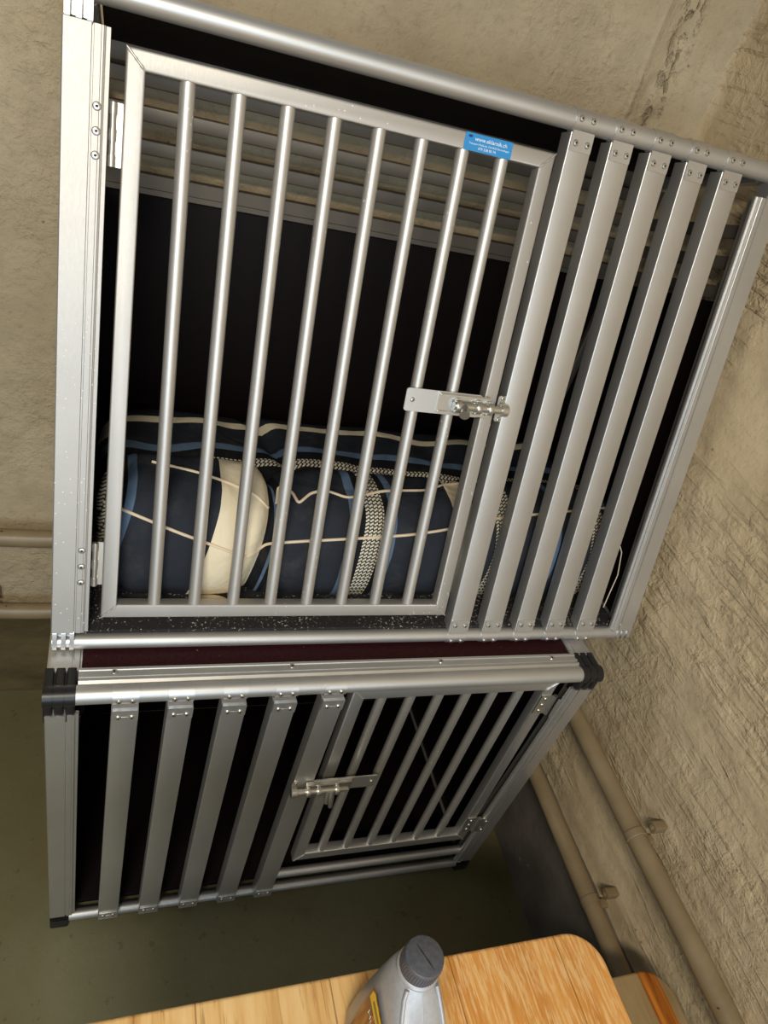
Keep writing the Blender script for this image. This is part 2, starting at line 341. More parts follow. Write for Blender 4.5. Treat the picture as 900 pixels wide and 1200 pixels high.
def skirting(fn, a0, a1, mat, name):
    m = MB(); n = 60; vs = []
    for i in range(n + 1):
        a = a0 + (a1 - a0) * i / n; w = 0.004 * noise.noise(V((a * 9, 2, 7)))
        vs += [fn(a, 0.0005, 0.010), fn(a, zt + w - 0.004, 0.010), fn(a, zt + w, 0.006), fn(a, zt + w, -0.01), fn(a, 0.0005, -0.01)]
    m.add(vs, [(i * 5 + k, i * 5 + (k + 1) % 5, (i + 1) * 5 + (k + 1) % 5, (i + 1) * 5 + k) for i in range(n) for k in range(5)] + [(4, 3, 2, 1, 0), tuple(n * 5 + k for k in range(5))])
    return structure(m.build(name, mat))
skirting(WB, -2.6, -0.011, M_BASEB, 'baseboard_back')
skirting(WR, -0.001, -2.9, M_BASE, 'baseboard_right')

# two heating pipes running along both walls, bent at the corner
def pipe(z, r, label, clamps):
    d = 0.049; R = 0.055
    pts = [WB(-2.55 + 0.08 * i, z + 0.0015 * math.sin(i * 1.7), d) for i in range(31)]
    a = WB(-d - R, z, d); b = WR(-d - R, z, d); c = WB(-d, z, d)
    pts = [p for p in pts if p.x < a.x - 0.03] + [a]
    for k in range(1, 8):
        tt = k / 8; pts.append(a * (1 - tt) ** 2 + c * 2 * tt * (1 - tt) + b * tt ** 2)
    pts += [WR(-d - R - 0.08 * i, z + 0.0015 * math.sin(i * 1.3), d) for i in range(0, 32)]
    m = MB(); m.tube(pts, r, 18); o = m.build('heating_pipe', M_PIPE, base=pts[0]); tag(o, label, 'pipe', None)
    for fn, s in clamps:
        m = MB(); q = fn(s, z, d); al = (fn(s + 0.1, z, d) - fn(s - 0.1, z, d)).normalized(); nr = (fn(s, z, 0.1) - fn(s, z, 0)).normalized(); up = V((0, 0, 1))
        prof = [(r + 0.0005, -0.009), (r + 0.003, -0.009), (r + 0.003, 0.009), (r + 0.0005, 0.009)]
        m.lathe([(r + 0.0004, -0.007), (r + 0.0014, -0.006), (r + 0.0014, 0.006), (r + 0.0004, 0.007)], q, al, 22)
        for sg in (1, -1):
            m.box(q + up * sg * (r + 0.005) - nr * (d - 0.014), al, up, nr, 0.017, 0.017 if sg > 0 else 0.012, 0.026, 0.003)
            m.lathe([(0.0050, 0), (0.0050, 0.003), (0.003, 0.004)], q + up * sg * (r + 0.006) - nr * (d - 0.027), nr, 6)
        m.build('pipe_clamp', M_PIPE, o)
    return o
pipe(0.5376, 0.0185, 'beige painted heating pipe along both walls, the upper one of the two', [(WR, -0.79), (WB, -1.05)])
pipe(0.3247, 0.0175, 'beige painted heating pipe just above the dark wall base, the lower one of the two', [(WR, -0.807), (WB, -1.19)])

# ------------------------------------------------------------------ shared crate hardware
def screw(parent, pos, nrm, r=0.0042, mats=None):
    m = MB()
    m.mi = 0; m.lathe([(r, -0.0005), (r * 1.02, 0.0006), (r * 0.8, 0.0019), (r * 0.42, 0.0024)], pos, nrm, 14)
    m.mi = 1; m.lathe([(r * 0.36, 0.0018), (r * 0.36, 0.00255)], pos, nrm, 6)  # solid dark disc on the head, socket shade put in as colour
    return m.build('screw', [mats or M_ZINC, M_HOLE_SHADE], parent)
def dip(m, c, e, w, nrm):   # the fine slot that joins two screws
    m.box(V(c), e, V(nrm).cross(V(e)), nrm, w, 0.0012, 0.0006, 0.0004)

# ================================================================== UPPER CRATE
ZB = 0.7605; ST, CT = 0.2157 / 0.80262, 0.7731 / 0.80262; SL = 0.80262
EX = V((1, 0, 0)); ES = V((0, ST, CT)); EN = V((0, -CT, ST))
def U(x, s, n=0.0): return V((x, 0, ZB)) + ES * s + EN * n
up = thing('dog_crate', 'upper aluminium dog crate leaning back at the top, door at its left with blue sticker', 'dog crate', (0.5, 0.22, ZB - 0.012), 'two aluminium dog crates stacked in the corner')
YB = 0.470; ZBK = 1.448           # back edge of the sloping top
RT, RBt = 0.0138, 0.0115
# --- rails
m = MB(); m.tube([U(0.028, SL), U(0.975, SL)], RT, 24); m.build('front_rail', M_TUBE, up)
m = MB(); m.tube([U(0.028, 0), U(0.975, 0)], RBt, 24); m.build('front_rail', M_TUBE, up)
top_b = V((0, YB, ZBK)); tf = U(0, SL); top_dir = (top_b - tf).normalized(); top_n = V((0, -top_dir.z, top_dir.y))
m = MB(); m.box((0.5, YB, ZBK - 0.003), (0, 1, 0), (0, 0, 1), EX, 0.022, 0.030, 0.95, 0.005); m.build('back_rail', M_SLATB, up)
m = MB(); m.box((0.5, YB, ZB), (0, 1, 0), (0, 0, 1), EX, 0.022, 0.022, 0.95, 0.004); m.build('back_rail', M_SLATB, up)
for x in (0.02, 0.98):
    a = tf + V((x, 0, 0)); b = top_b + V((x, 0, 0)); d = (b - a)
    m = MB(); m.box((a + b) / 2 + d.normalized() * 0.004, EX, d.normalized().cross(EX), d.normalized(), 0.024, 0.026, d.length - 0.03, 0.004); m.build('side_rail', M_ALU, up)
    m = MB(); m.box((x, YB / 2, ZB), EX, (0, 0, 1), (0, 1, 0), 0.024, 0.022, YB - 0.03, 0.004); m.build('side_rail', M_ALU, up)
    m = MB(); m.box((x, YB, (ZB + ZBK) / 2), EX, (0, 1, 0), (0, 0, 1), 0.03, 0.03, ZBK - ZB - 0.022, 0.004); m.build('back_post', M_SLATB, up)
# --- front posts: an extruded profile with a flat face, groove and inner flange
def post_profile(sgn):
    p = [(-0.001, -0.020), (-0.001, 0.0110), (0.0005, 0.0125), (0.0280, 0.0125), (0.0286, 0.0098), (0.0304, 0.0098), (0.0310, 0.0125), (0.0375, 0.0125), (0.0382, 0.0118),
         (0.0400, 0.0118), (0.0410, 0.0125), (0.0420, 0.0122), (0.0425, 0.0085), (0.0470, 0.0085), (0.0475, 0.0070), (0.0475, 0.0035), (0.0440, 0.0030), (0.0340, 0.0030), (0.0330, -0.020)]
    return [(x, y) for x, y in p] if sgn > 0 else [(-x, y) for x, y in p]
postL = MB(); postL.extr(post_profile(1), U(0, 0.021), EX, EN, ES, 0.748); postL = postL.build('corner_post', M_ALU_S, up, 25)
postR = MB(); postR.extr(post_profile(-1), U(1.001, 0.010), EX, EN, ES, 0.757); postR = postR.build('corner_post', M_ALU, up, 25)
# --- corner brackets: three thin plates round a core
for x0, sg in ((0.0, 1), (1.001, -1)):
    for s0, dy in ((0.0, -1), (SL, 1)):
        m = MB(); core = U(x0 + sg * 0.016, s0)
        m.lathe([(0.0096, -0.016), (0.0096, 0.018)], core, EX * sg, 18)
        lo, hi = (-0.0092, 0.024) if dy < 0 else (-0.036, 0.0125)
        for k in (0.001, 0.0125, 0.0235):
            prof = rr(0.0245, hi - lo, 0.005, 5)
            m.extr([(a, b + (hi + lo) / 2) for a, b in prof], U(x0 + sg * k, s0, 0.0004), EN, ES, EX * sg, 0.0058)
        m.box(U(x0 + sg * 0.014, s0 + (0.012 if dy < 0 else -0.018), -0.004), EX, ES, EN, 0.024, 0.024, 0.010, 0.002)
        m.build('corner_bracket', M_ALU, up)
# --- vertical slats with clamps and screws
def clamp_set(slat, P, x, s_end, s_rail, rr_, n_face, ex, es, en, w=0.0335, mat=None, tilt=28):
    """saddle over the rail + tab on the slat face; s_end = slat end, direction toward the rail"""
    mat = mat or M_ALU; dr = 1 if s_rail > s_end else -1
    m = MB(); R = rr_ + 0.0016; poly = []
    a0, a1 = math.radians(-100), math.radians(100); k = 16
    for i in range(k + 1):
        a = a0 + (a1 - a0) * i / k; poly.append((math.cos(a) * R, math.sin(a) * R))
    for i in range(k, -1, -1):
        a = a0 + (a1 - a0) * i / k; poly.append((math.cos(a) * (rr_ + 0.0001), math.sin(a) * (rr_ + 0.0001)))
    m.extr(poly, P(x - w / 2, s_rail), en, es, ex, w)
    # step and tab
    tab = 0.021
    m.box(P(x, s_end - dr * tab / 2, n_face + 0.0008), ex, es, en, w, tab, 0.0022, 0.0015)
    m.box(P(x, s_end + dr * 0.0015, n_face - 0.001), ex, es, en, w, 0.005, 0.006, 0.0012)
    dip(m, P(x, s_end - dr * 0.011, n_face + 0.0021), ex, 0.010, en)
    c = m.build('clamp', mat, slat)
    for sx in (-0.0092, 0.0092):
        screw(slat, P(x + sx, s_end - dr * 0.0110, n_face + 0.0019), en)
        ang = math.radians(tilt) * dr; nd = en * math.cos(ang) + es * math.sin(ang)
        screw(slat, P(x + sx, s_rail) + nd * (R), nd)
SLX = [0.6365, 0.7005, 0.7655, 0.8295, 0.8955]
for x in SLX:
    m = MB(); m.extr(rr(0.0365, 0.026, 0.0014), U(x, 0.0135, -0.001), EX, EN, ES, SL - 0.0135 - 0.0165); s = m.build('slat', M_ALU, up)
    clamp_set(s, U, x, SL - 0.0175, SL, RT, 0.012, EX, ES, EN, tilt=3)
    clamp_set(s, U, x, 0.0145, 0.0, RBt, 0.012, EX, ES, EN)
# --- door
m = MB(); dx0, dx1, ds0, ds1 = 0.063, 0.607, 0.042, 0.757; fw = 0.021
cs = [U(dx0 + fw / 2, ds0 + fw / 2), U(dx1 - fw / 2, ds0 + fw / 2), U(dx1 - fw / 2, ds1 - fw / 2), U(dx0 + fw / 2, ds1 - fw / 2)]
outs = [-EX - ES, EX - ES, EX + ES, -EX + ES]
m.frame(cs, outs, EN, [(a, b - 0.004) for a, b in rr(fw, 0.022, 0.003)])
for c, o in zip(cs, outs):          # weld beads across the mitres
    o = o.normalized(); pts = [c + o * (t * 0.0145) + EN * (0.0072 + 0.0005 * math.sin(t * 9)) for t in [-1 + 0.2 * i for i in range(11)]]
    m.tube(pts, [0.0008] + [0.0016 + 0.0004 * math.sin(i * 2.1) for i in range(9)] + [0.0008], 8)
door = m.build('door', M_ALU_S, up)
for i in range(8):
    xb = 0.1355 + 0.0573 * i; xt = 0.130 + 0.0577 * i
    m = MB(); m.tube([U(xb, ds0 + 0.014, -0.003), U(xt, ds1 - 0.013, -0.003)], 0.0090, 18); m.build('bar', M_BAR, door)
# sticker with its writing
def text_faces(body, size, font_space=1.0):
    cu = bpy.data.curves.new('tmp', 'FONT'); cu.body = body; cu.size = size; cu.align_x = 'CENTER'; cu.align_y = 'CENTER'; cu.resolution_u = 2; cu.space_character = font_space
    ob = bpy.data.objects.new('tmp', cu); C.objects.link(ob); bpy.context.view_layer.update()
    me = bpy.data.meshes.new_from_object(ob.evaluated_get(bpy.context.evaluated_depsgraph_get()))
    vs = [tuple(v.co) for v in me.vertices]; fs = [tuple(p.vertices) for p in me.polygons]
    bpy.data.objects.remove(ob); bpy.data.curves.remove(cu); bpy.data.meshes.remove(me); return vs, fs
def put_text(m, mi, body, size, o, ex, ey, en, off, sp=1.0):
    vs, fs = text_faces(body, size, sp); m.mi = mi; o, ex, ey, en = V(o), V(ex), V(ey), V(en)
    m.add([o + ex * v[0] + ey * v[1] + en * off for v in vs], fs)
m = MB(); sc = U(0.5065, ds1 - fw / 2, 0.0072)
m.mi = 0; m.extr(rr(0.069, 0.0205, 0.0018), sc, EX, ES, EN, 0.0004)
put_text(m, 1, 'www.eklarnik.ch', 0.0070, sc + ES * 0.0042 + EX * 0.003, EX, ES, EN, 0.0006)
put_text(m, 1, 'Transport-Methode, CH-4552 Derendingen', 0.0033, sc - ES * 0.0016 + EX * 0.0012, EX, ES, EN, 0.0006)
put_text(m, 1, '079 538 05 74', 0.0044, sc - ES * 0.0062 - EX * 0.001, EX, ES, EN, 0.0006)
m.mi = 2; m.extr([(0.0026 * math.cos(i * PI / 4) * (1.5 if i % 2 else 1), 0.0016 * math.sin(i * PI / 4)) for i in range(8)], sc + ES * 0.0064 - EX * 0.0272, EX, ES, EN, 0.0006)
st = m.build('sticker', [M_STK, M_STW, M_STD], door); st['label'] = 'blue sticker with white writing'
# hinges
for s0 in (0.667, 0.127):
    m = MB()
    m.tube([U(0.0525, s0 - 0.033, 0.0045), U(0.0525, s0 + 0.033, 0.0045)], 0.0036, 12)
    for k in range(5):
        if k % 2 == 0: m.tube([U(0.0525, s0 - 0.033 + k * 0.0134, 0.0045), U(0.0525, s0 - 0.033 + k * 0.0134 + 0.0120, 0.0045)], 0.0044, 12)
    m.box(U(0.0585, s0, 0.0015), EX, ES, EN, 0.009, 0.066, 0.002, 0.0008)
    h = m.build('hinge', M_ZINC, up)
    for k in (-1, 0, 1): screw(h, U(0.0357, s0 + 0.0246 * k, 0.0123), EN, 0.0046)
# latch
def latch(parent, P, ex, es, en, x, s, n, d, hang):
    """d = +1: bolt points to +ex; origin = outer end of the plate"""
    e = ex * d; Q = lambda a, b, c: P(x, s, n) + e * a + es * b + en * c
    m = MB(); m.box(Q(0.060, 0, 0), e, es, en, 0.122, 0.034, 0.0026, 0.004); plate = m.build('latch', M_ALU, parent)
    screw(plate, Q(0.010, 0, 0.0013), en, 0.0035)
    m = MB(); m.box(Q(0.092, 0, 0.0028), e, es, en, 0.086, 0.031, 0.003, 0.002)
    for b in (0.0128, -0.0128): m.box(Q(0.092, b, 0.0058), e, es, en, 0.082, 0.0036, 0.004, 0.001)
    for a in (0.078, 0.112, 0.131):
        m.box(Q(a, 0, 0.0085), e, es, en, 0.0075, 0.022, 0.0085, 0.002)
        m.lathe([(0.0092, -0.004), (0.0098, -0.003), (0.0098, 0.003), (0.0092, 0.004)], Q(a, 0, 0.0105), e, 16)
    m.build('latch_base', M_ZINC, plate)
    m = MB(); m.tube([Q(0.072, 0, 0.0105), Q(0.158, 0, 0.0105)], 0.0060, 16)
    m.lathe([(0.006, 0), (0.0072, 0.001), (0.0072, 0.006), (0.006, 0.007)], Q(0.104, 0, 0.0105), e, 16)
    if hang:
        m.tube([Q(0.088, 0, 0.013), Q(0.087, -0.010, 0.019), Q(0.083, -0.040, 0.020)], [0.005, 0.0052, 0.0042], 12)
        m.tube([Q(0.094, 0, 0.013), Q(0.094, -0.012, 0.017), Q(0.093, -0.028, 0.019)], [0.0046, 0.0046, 0.004], 12)
    else:
        m.tube([Q(0.089, 0, 0.012), Q(0.088, -0.004, 0.019), Q(0.084, -0.009, 0.028)], [0.0055, 0.0065, 0.0078], 14)
    m.build('bolt', M_ZINC, plate)
    m = MB(); m.lathe([(0.0088, -0.0055), (0.0096, -0.0045), (0.0096, 0.0045), (0.0088, 0.0055)], Q(0.156, 0, 0.0095), e, 18)
    m.box(Q(0.154, 0, 0.001), e, es, en, 0.013, 0.040, 0.0025, 0.003); m.build('keeper', M_ZINC, plate)
    for b in (0.0165, -0.0165): screw(plate, Q(0.154, b, 0.0022), en, 0.0035)
latch(up, U, EX, ES, EN, 0.4600, 0.405, 0.0085, 1, False)
# --- enclosure
m = MB(); m.chbox((0.03, 0.005, ZB + 0.002), (0.97, YB - 0.008, ZB + 0.016), 0.002); fl = m.build('floor_panel', M_RUBBER, up); fl['label'] = 'black speckled floor mat'
m = MB(); m.chbox((0.034, YB - 0.004, ZB + 0.012), (0.966, YB + 0.008, 1.262), 0.001); m.build('back_panel', M_PANEL, up)
m = MB(); a = tf + top_dir * 0.014; m.box((a + top_b) / 2 + V((0.5, 0, 0)) + top_n * 0.008, EX, top_n, top_dir, 0.93, 0.008, (top_b - a).length - 0.016, 0.001); m.build('top_panel', M_PANEL, up)
m = MB(); m.extr([(-0.014, -0.008), (0.014, -0.008), (0.014, 0.006), (-0.014, 0.006)], V((0.035, YB - 0.003, 1.277)), (0, 0, 1), (0, 1, 0), EX, 0.93)
m.extr([(-0.004, -0.003), (0.004, -0.003), (0.004, 0.003), (-0.004, 0.003)], V((0.035, YB - 0.012, 1.267)), (0, 0, 1), (0, 1, 0), EX, 0.93); m.build('panel_edge_profile', M_SLATB, up)
for z in (1.327, 1.372, 1.4175):
    m = MB(); m.box((0.5, YB, z), (0, 1, 0), (0, 0, 1), EX, 0.012, 0.021, 0.93, 0.002); m.build('back_slat', M_SLATB, up)
for x, sg in ((0.016, 1), (0.984, -1)):
    # dark side panel following the slanted front, slats above it
    p = [(0.012, ZB + 0.012), (YB - 0.016, ZB + 0.012), (YB - 0.016, 1.262), (0.012 + 0.2157 * (1.345 - ZB) / 0.7731, 1.345)]
    m = MB(); m.extr([(y, z) for y, z in p], V((x - 0.004, 0, 0)), (0, 1, 0), (0, 0, 1), EX, 0.008); m.build('side_panel', M_PANEL, up)
    for z0 in (1.358, 1.402, 1.448):
        a = V((x, 0.014 + 0.2157 * (z0 - ZB) / 0.7731, z0)); b = V((x, YB - 0.012, z0 - (YB - 0.012 - a.y) * 0.285)); d = (b - a).normalized()
        m = MB(); m.box((a + b) / 2, EX, d.cross(EX), d, 0.010, 0.021, (b - a).length, 0.002); m.build('side_slat', M_SLATB, up)

# ================================================================== LOWER CRATE
HB = 0.7355; YT_, YBO = -0.0767, -0.0546; LX1 = 0.9035
fz = V((0, YT_ - YBO, HB - 0.02)); LH = fz.length; LS = fz.normalized(); LN = V((0, -LS.z, LS.y))
def Lp(x, s, n=0.0): return V((x, YBO, 0.02)) + LS * s + LN * n
lo = thing('dog_crate', 'lower aluminium dog crate standing on the green floor, barred door at its right', 'dog crate', (0.45, 0.19, 0.0), 'two aluminium dog crates stacked in the corner')
YK = 0.415
RL = 0.0140
m = MB(); m.tube([Lp(0.036, LH), Lp(0.878, LH)], RL, 24); fr = m.build('front_rail', M_TUBE, lo)
# ridged flange on top, screwed into the panel
pr = [(0.010, -0.004), (0.010, 0.0095), (0.014, 0.0125), (0.017, 0.0125), (0.018, 0.0105), (0.0195, 0.0105), (0.0205, 0.0125), (0.0245, 0.0125), (0.0255, 0.0112), (0.032, 0.0112), (0.033, 0.0125), (0.037, 0.0125), (0.038, 0.0105), (0.038, -0.004)]
m = MB(); m.extr(pr, V((0.038, YT_, HB)), (0, 1, 0), (0, 0, 1), EX, 0.838); flg = m.build('top_flange', M_TUBE, lo, 25)
for x in (0.085, 0.345, 0.600, 0.818): screw(flg, V((x, YT_ + 0.0288, HB + 0.0112)), (0, 0, 1), 0.0048)
m = MB(); m.tube([Lp(0.030, 0.0), Lp(0.885, 0.0)], 0.0105, 20); m.build('front_rail', M_TUBE, lo)
m = MB(); m.tube([Lp(0.425, 0.064), Lp(0.872, 0.064)], 0.0095, 20); m.build('front_rail', M_TUBE, lo)
for z in (0.02, HB):
    m = MB(); m.box((0.45, YK, z), (0, 1, 0), (0, 0, 1), EX, 0.024, 0.022, 0.84, 0.004); m.build('back_rail', M_SLATB, lo)
for x, sg in ((0.018, 1), (0.885, -1)):
    m = MB(); m.box((x, (YK + YBO) / 2, 0.02), EX, (0, 0, 1), (0, 1, 0), 0.030, 0.026, YK - YBO - 0.03, 0.004); m.build('side_rail', M_ALU, lo)
    # top side profile: flat strip with a stepped inner lip
    q = [(-0.022, -0.014), (-0.022, 0.0095), (-0.020, 0.0110), (0.010, 0.0110), (0.0105, 0.0092), (0.0125, 0.0092), (0.013, 0.0110), (0.020, 0.0110), (0.0205, 0.0090), (0.0215, 0.0110), (0.0235, 0.0110), (0.0235, -0.014)]
    m = MB(); m.extr([(a * sg, b) for a, b in q], V((x, YT_ + 0.034, HB)), EX, (0, 0, 1), (0, 1, 0), YK - YT_ - 0.04); m.build('side_rail', M_ALU, lo, 25)
    m = MB(); m.box((x, YK, HB / 2), EX, (0, 1, 0), (0, 0, 1), 0.03, 0.03, HB - 0.03, 0.004); m.build('back_post', M_SLATB, lo)
pp = lambda sg: [(a * 0.92 * sg, b) for a, b in post_profile(1)]
m = MB(); m.extr(pp(1), Lp(-0.003, 0.026), EX, LN, LS, 0.658); m.build('corner_post', M_ALU, lo, 25)
m = MB(); m.extr(pp(-1), Lp(LX1, 0.026), EX, LN, LS, 0.658); m.build('corner_post', M_ALU, lo, 25)
# black plastic corners
for x0, sg in ((-0.006, 1), (LX1 + 0.005, -1)):
    m = MB()
    for k in (0.0, 0.0145, 0.029):
        poly = []
        for i in range(13):
            a = math.radians(-20 + 250 * i / 12); poly.append((0.0005 + 0.0165 * math.cos(a), 0.0165 * math.sin(a)))
        m.extr([(-a, b) for a, b in [(0.0155 * math.cos(math.radians(an)), 0.0155 * math.sin(math.radians(an))) for an in range(-170, 190, 20)]], V((x0 + sg * k, YT_, HB)), (0, 1, 0), (0, 0, 1), EX * sg, 0.0125)
        m.box(V((x0 + sg * (k + 0.00625), YT_ + 0.020, HB - 0.004)), EX, (0, 0, 1), (0, 1, 0), 0.0125, 0.034, 0.036, 0.003)
        m.box(Lp(x0 + sg * (k + 0.00625), LH - 0.026, 0.0), EX, LN, LS, 0.0125, 0.022, 0.044, 0.003)
    m.box(V((x0 + sg * 0.020, YT_ + 0.017, HB - 0.001)), EX, (0, 0, 1), (0, 1, 0), 0.036, 0.019, 0.034, 0.002)
    m.box(Lp(x0 + sg * 0.020, LH - 0.026, -0.002), EX, LN, LS, 0.036, 0.017, 0.040, 0.002)
    m.lathe([(0.0145, 0.0), (0.0145, 0.040)], V((x0 + sg * 0.001, YT_, HB)), EX * sg, 20)
    m.build('corner_cap', M_BLACK, lo)
    m = MB(); m.box(V((x0 + sg * 0.019, YBO + 0.004, 0.014)), EX, (0, 1, 0), (0, 0, 1), 0.034, 0.034, 0.027, 0.004); m.build('foot', M_BLACK, lo)
for x in (0.02, 0.88):
    m = MB(); m.box((x, YK, 0.006), EX, (0, 1, 0), (0, 0, 1), 0.034, 0.034, 0.011, 0.003); m.build('foot', M_BLACK, lo)
LSX = [0.1015, 0.1775, 0.2550, 0.3320, 0.4090]
for x in LSX:
    m = MB(); m.extr(rr(0.0365, 0.026, 0.0014), Lp(x, 0.013, 0.006), EX, LN, LS, LH - 0.013 - 0.0165); s = m.build('slat', M_ALU, lo)
    clamp_set(s, Lp, x, LH - 0.0170, LH, RL, 0.0195, EX, LS, LN, 0.036, tilt=4)
    clamp_set(s, Lp, x, 0.0135, 0.0, 0.0105, 0.0195, EX, LS, LN, 0.036)
# door
DY = -0.066
def Dp(x, z, n=0.0): return V((x, DY - n, z))
EZ = V((0, 0, 1)); EY = V((0, -1, 0))
m = MB(); dx0, dx1, ds0, ds1 = 0.453, 0.8465, 0.150, 0.702; fw = 0.023
cs = [Dp(dx0 + fw / 2, ds0 + fw / 2), Dp(dx1 - fw / 2, ds0 + fw / 2), Dp(dx1 - fw / 2, ds1 - fw / 2), Dp(dx0 + fw / 2, ds1 - fw / 2)]
outs = [-EX - EZ, EX - EZ, EX + EZ, -EX + EZ]
m.frame(cs, outs, EY, [(a, b - 0.010) for a, b in rr(fw, 0.022, 0.003)])
for c, o in zip(cs, outs):
    o = o.normalized(); pts = [c + o * (t * 0.0145) + EY * (0.0012 + 0.0005 * math.sin(t * 9)) for t in [-1 + 0.2 * i for i in range(11)]]
    m.tube(pts, [0.0008] + [0.0016 + 0.0004 * math.sin(i * 2.1) for i in range(9)] + [0.0008], 8)
door2 = m.build('door', M_ALU, lo)
for i in range(6):
    x = 0.512 + 0.0533 * i
    m = MB(); m.tube([Dp(x, ds0 + 0.015, -0.009), Dp(x, ds1 - 0.015, -0.009)], 0.0085, 18); m.build('bar', M_BAR, door2)
for z0 in (0.640, 0.218):
    m = MB(); m.box(Dp(0.8365, z0, 0.002), EX, EZ, EY, 0.024, 0.052, 0.0025, 0.001); m.tube([Dp(0.8525, z0 - 0.026, 0.004), Dp(0.8525, z0 + 0.026, 0.004)], 0.0042, 12)
    m.box(Dp(0.864, z0, 0.0125 if z0 > 0.5 else 0.006), EX, EZ, EY, 0.018, 0.052, 0.0025, 0.001)
    h = m.build('hinge', M_ZINC, lo)
    for k in (-0.017, 0.017):
        screw(h, Dp(0.8345, z0 + k, 0.0032), EY, 0.0038); screw(h, Dp(0.8690, z0 + k, 0.0150 if z0 > 0.5 else 0.0085), EY, 0.0038)
    screw(h, Dp(0.8345, z0, 0.0032), EY, 0.0038)
latch(lo, lambda x, s, n: Dp(x, s, n), EX, EZ, EY, 0.548, 0.466, 0.022, -1, True)
m = MB(); m.chbox((0.038, YT_ + 0.036, HB - 0.004), (0.862, YK, HB + 0.0085), 0.001); tp = m.build('top_panel', M_MAROON, lo); tp['label'] = 'dark maroon top board'
m = MB(); m.chbox((0.03, YBO + 0.016, 0.030), (0.875, YK - 0.012, 0.040), 0.001); m.build('floor_panel', M_PANEL, lo)
m = MB(); m.chbox((0.035, YK - 0.004, 0.032), (0.87, YK + 0.008, HB - 0.012), 0.001); m.build('back_panel', M_PANEL, lo)
for x in (0.014, 0.889):
    m = MB(); m.chbox((x - 0.004, YBO + 0.014, 0.034), (x + 0.004, YK - 0.016, HB - 0.015), 0.001); m.build('side_panel', M_PANEL, lo)

# ================================================================== cushions in the upper crate
FZ = ZB + 0.0165
def cushion(name, mat, label, nx, nt, fn, uvfn):
    vs = []; uv = []
    for i in range(nx + 1):
        for j in range(nt + 1):
            a = i / nx; b = j / nt
            vs.append(fn(a, b)); uv.append(uvfn(a, b, vs[-1]))
    fs = [(i * (nt + 1) + j, i * (nt + 1) + j + 1, (i + 1) * (nt + 1) + j + 1, (i + 1) * (nt + 1) + j) for i in range(nx) for j in range(nt)]
    base = V((0.5, 0.25, FZ)); me = bpy.data.meshes.new(name); me.from_pydata([tuple(V(p) - base) for p in vs], [], fs)
    ul = me.uv_layers.new(name='UVMap')
    for l in me.loops: ul.data[l.index].uv = uv[l.vertex_index]
    for p in me.polygons: p.use_smooth = True
    bm = bmesh.new(); bm.from_mesh(me); bmesh.ops.remove_doubles(bm, verts=bm.verts, dist=1e-5); bmesh.ops.recalc_face_normals(bm, faces=bm.faces); bm.to_mesh(me); bm.free()
    me.materials.append(mat); o = bpy.data.objects.new(name, me); C.objects.link(o); o.location = base; BASE[o.name] = base
    o['label'] = label; o['category'] = 'cushion'; return o, BVHTree.FromPolygons([V(p) for p in vs], fs)
def sup(c, p): return math.copysign(abs(c) ** p, c)
X0, X1 = 0.050, 0.968
def front_fn(a, b):
    th = 2 * PI * b                      # 0 = toward the door, pi/2 = top
    x = X0 + (X1 - X0) * a
    e = min(a, 1 - a) / 0.07; end = math.sqrt(max(0.0, 1 - (1 - min(1, e)) ** 2)) * 0.9 + 0.1 if e < 1 else 1.0
    if a in (0.0, 1.0): end = 0.02
    c, s = math.cos(th), math.sin(th)
    xf = 0.292 + 0.02 * s
    fold = math.exp(-((x - xf) / 0.014) ** 2) + 0.35 * math.exp(-((x - xf - 0.02) / 0.045) ** 2)
    fold2 = math.exp(-((x - 0.635) / 0.016) ** 2)
    h = 0.090 * (1 + 0.03 * math.sin(x * 7 + 0.6)) * (1 - 0.16 * fold - 0.05 * fold2); dpt = 0.092 * (1 - 0.22 * fold - 0.08 * fold2)
    cy = 0.146; y = cy - dpt * end * sup(c, 0.75 if s > 0 else 0.28); z = FZ + h + h * (0.35 + 0.65 * end) * sup(s, 0.75)
    y += max(0, (z - FZ) - 0.07) * 0.16 * (1 if c > 0 else 0.3)
    k = noise.fractal(V((x * 9, y * 11, z * 11)), 1.0, 2.0, 3); k2 = noise.noise(V((x * 26, y * 18, z * 14)))
    amp = 1.0 if s > -0.8 else 0.0
    y -= (0.005 * k + 0.0025 * k2) * amp; z += (0.006 * k + 0.004 * k2) * max(0, s)
    return V((x, min(y, 0.246), max(z, FZ + 0.0004)))
def front_uv(a, b, p):
    sh = 0.25 + (0.06 - 0.25) * min(1.0, max(0.0, (p.x - 0.25) / 0.12))
    return (p.x - sh * (p.z - FZ) + 0.05, p.y * 0.8 + p.z)
fb = [(0, 'k'), (0.058, 'z'), (0.088, 'k'), (0.094, 'b'), (0.107, 'n'), (0.228, 'c'), (0.322, 'k'), (0.336, 'b'), (0.343, 'k'), (0.349, 'n'), (0.464, 'b'), (0.477, 'k'), (0.492, 'z'), (0.522, 'k'), (0.534, 'b'), (0.543, 'n'), (0.650, 'c'), (0.690, 'n'), (0.728, 'z'), (0.762, 'n'), (0.846, 'b'), (0.856, 'n'), (0.922, 'z'), (0.950, 'n'), (0.960, 'b'), (0.972, 'n')]
M_CL1 = cloth('striped_cloth_front', fb)
cf, bv1 = cushion('dog_cushion', M_CL1, 'navy cushion with upright cream, blue and zigzag stripes behind the upper door bars', 150, 64, front_fn, front_uv)
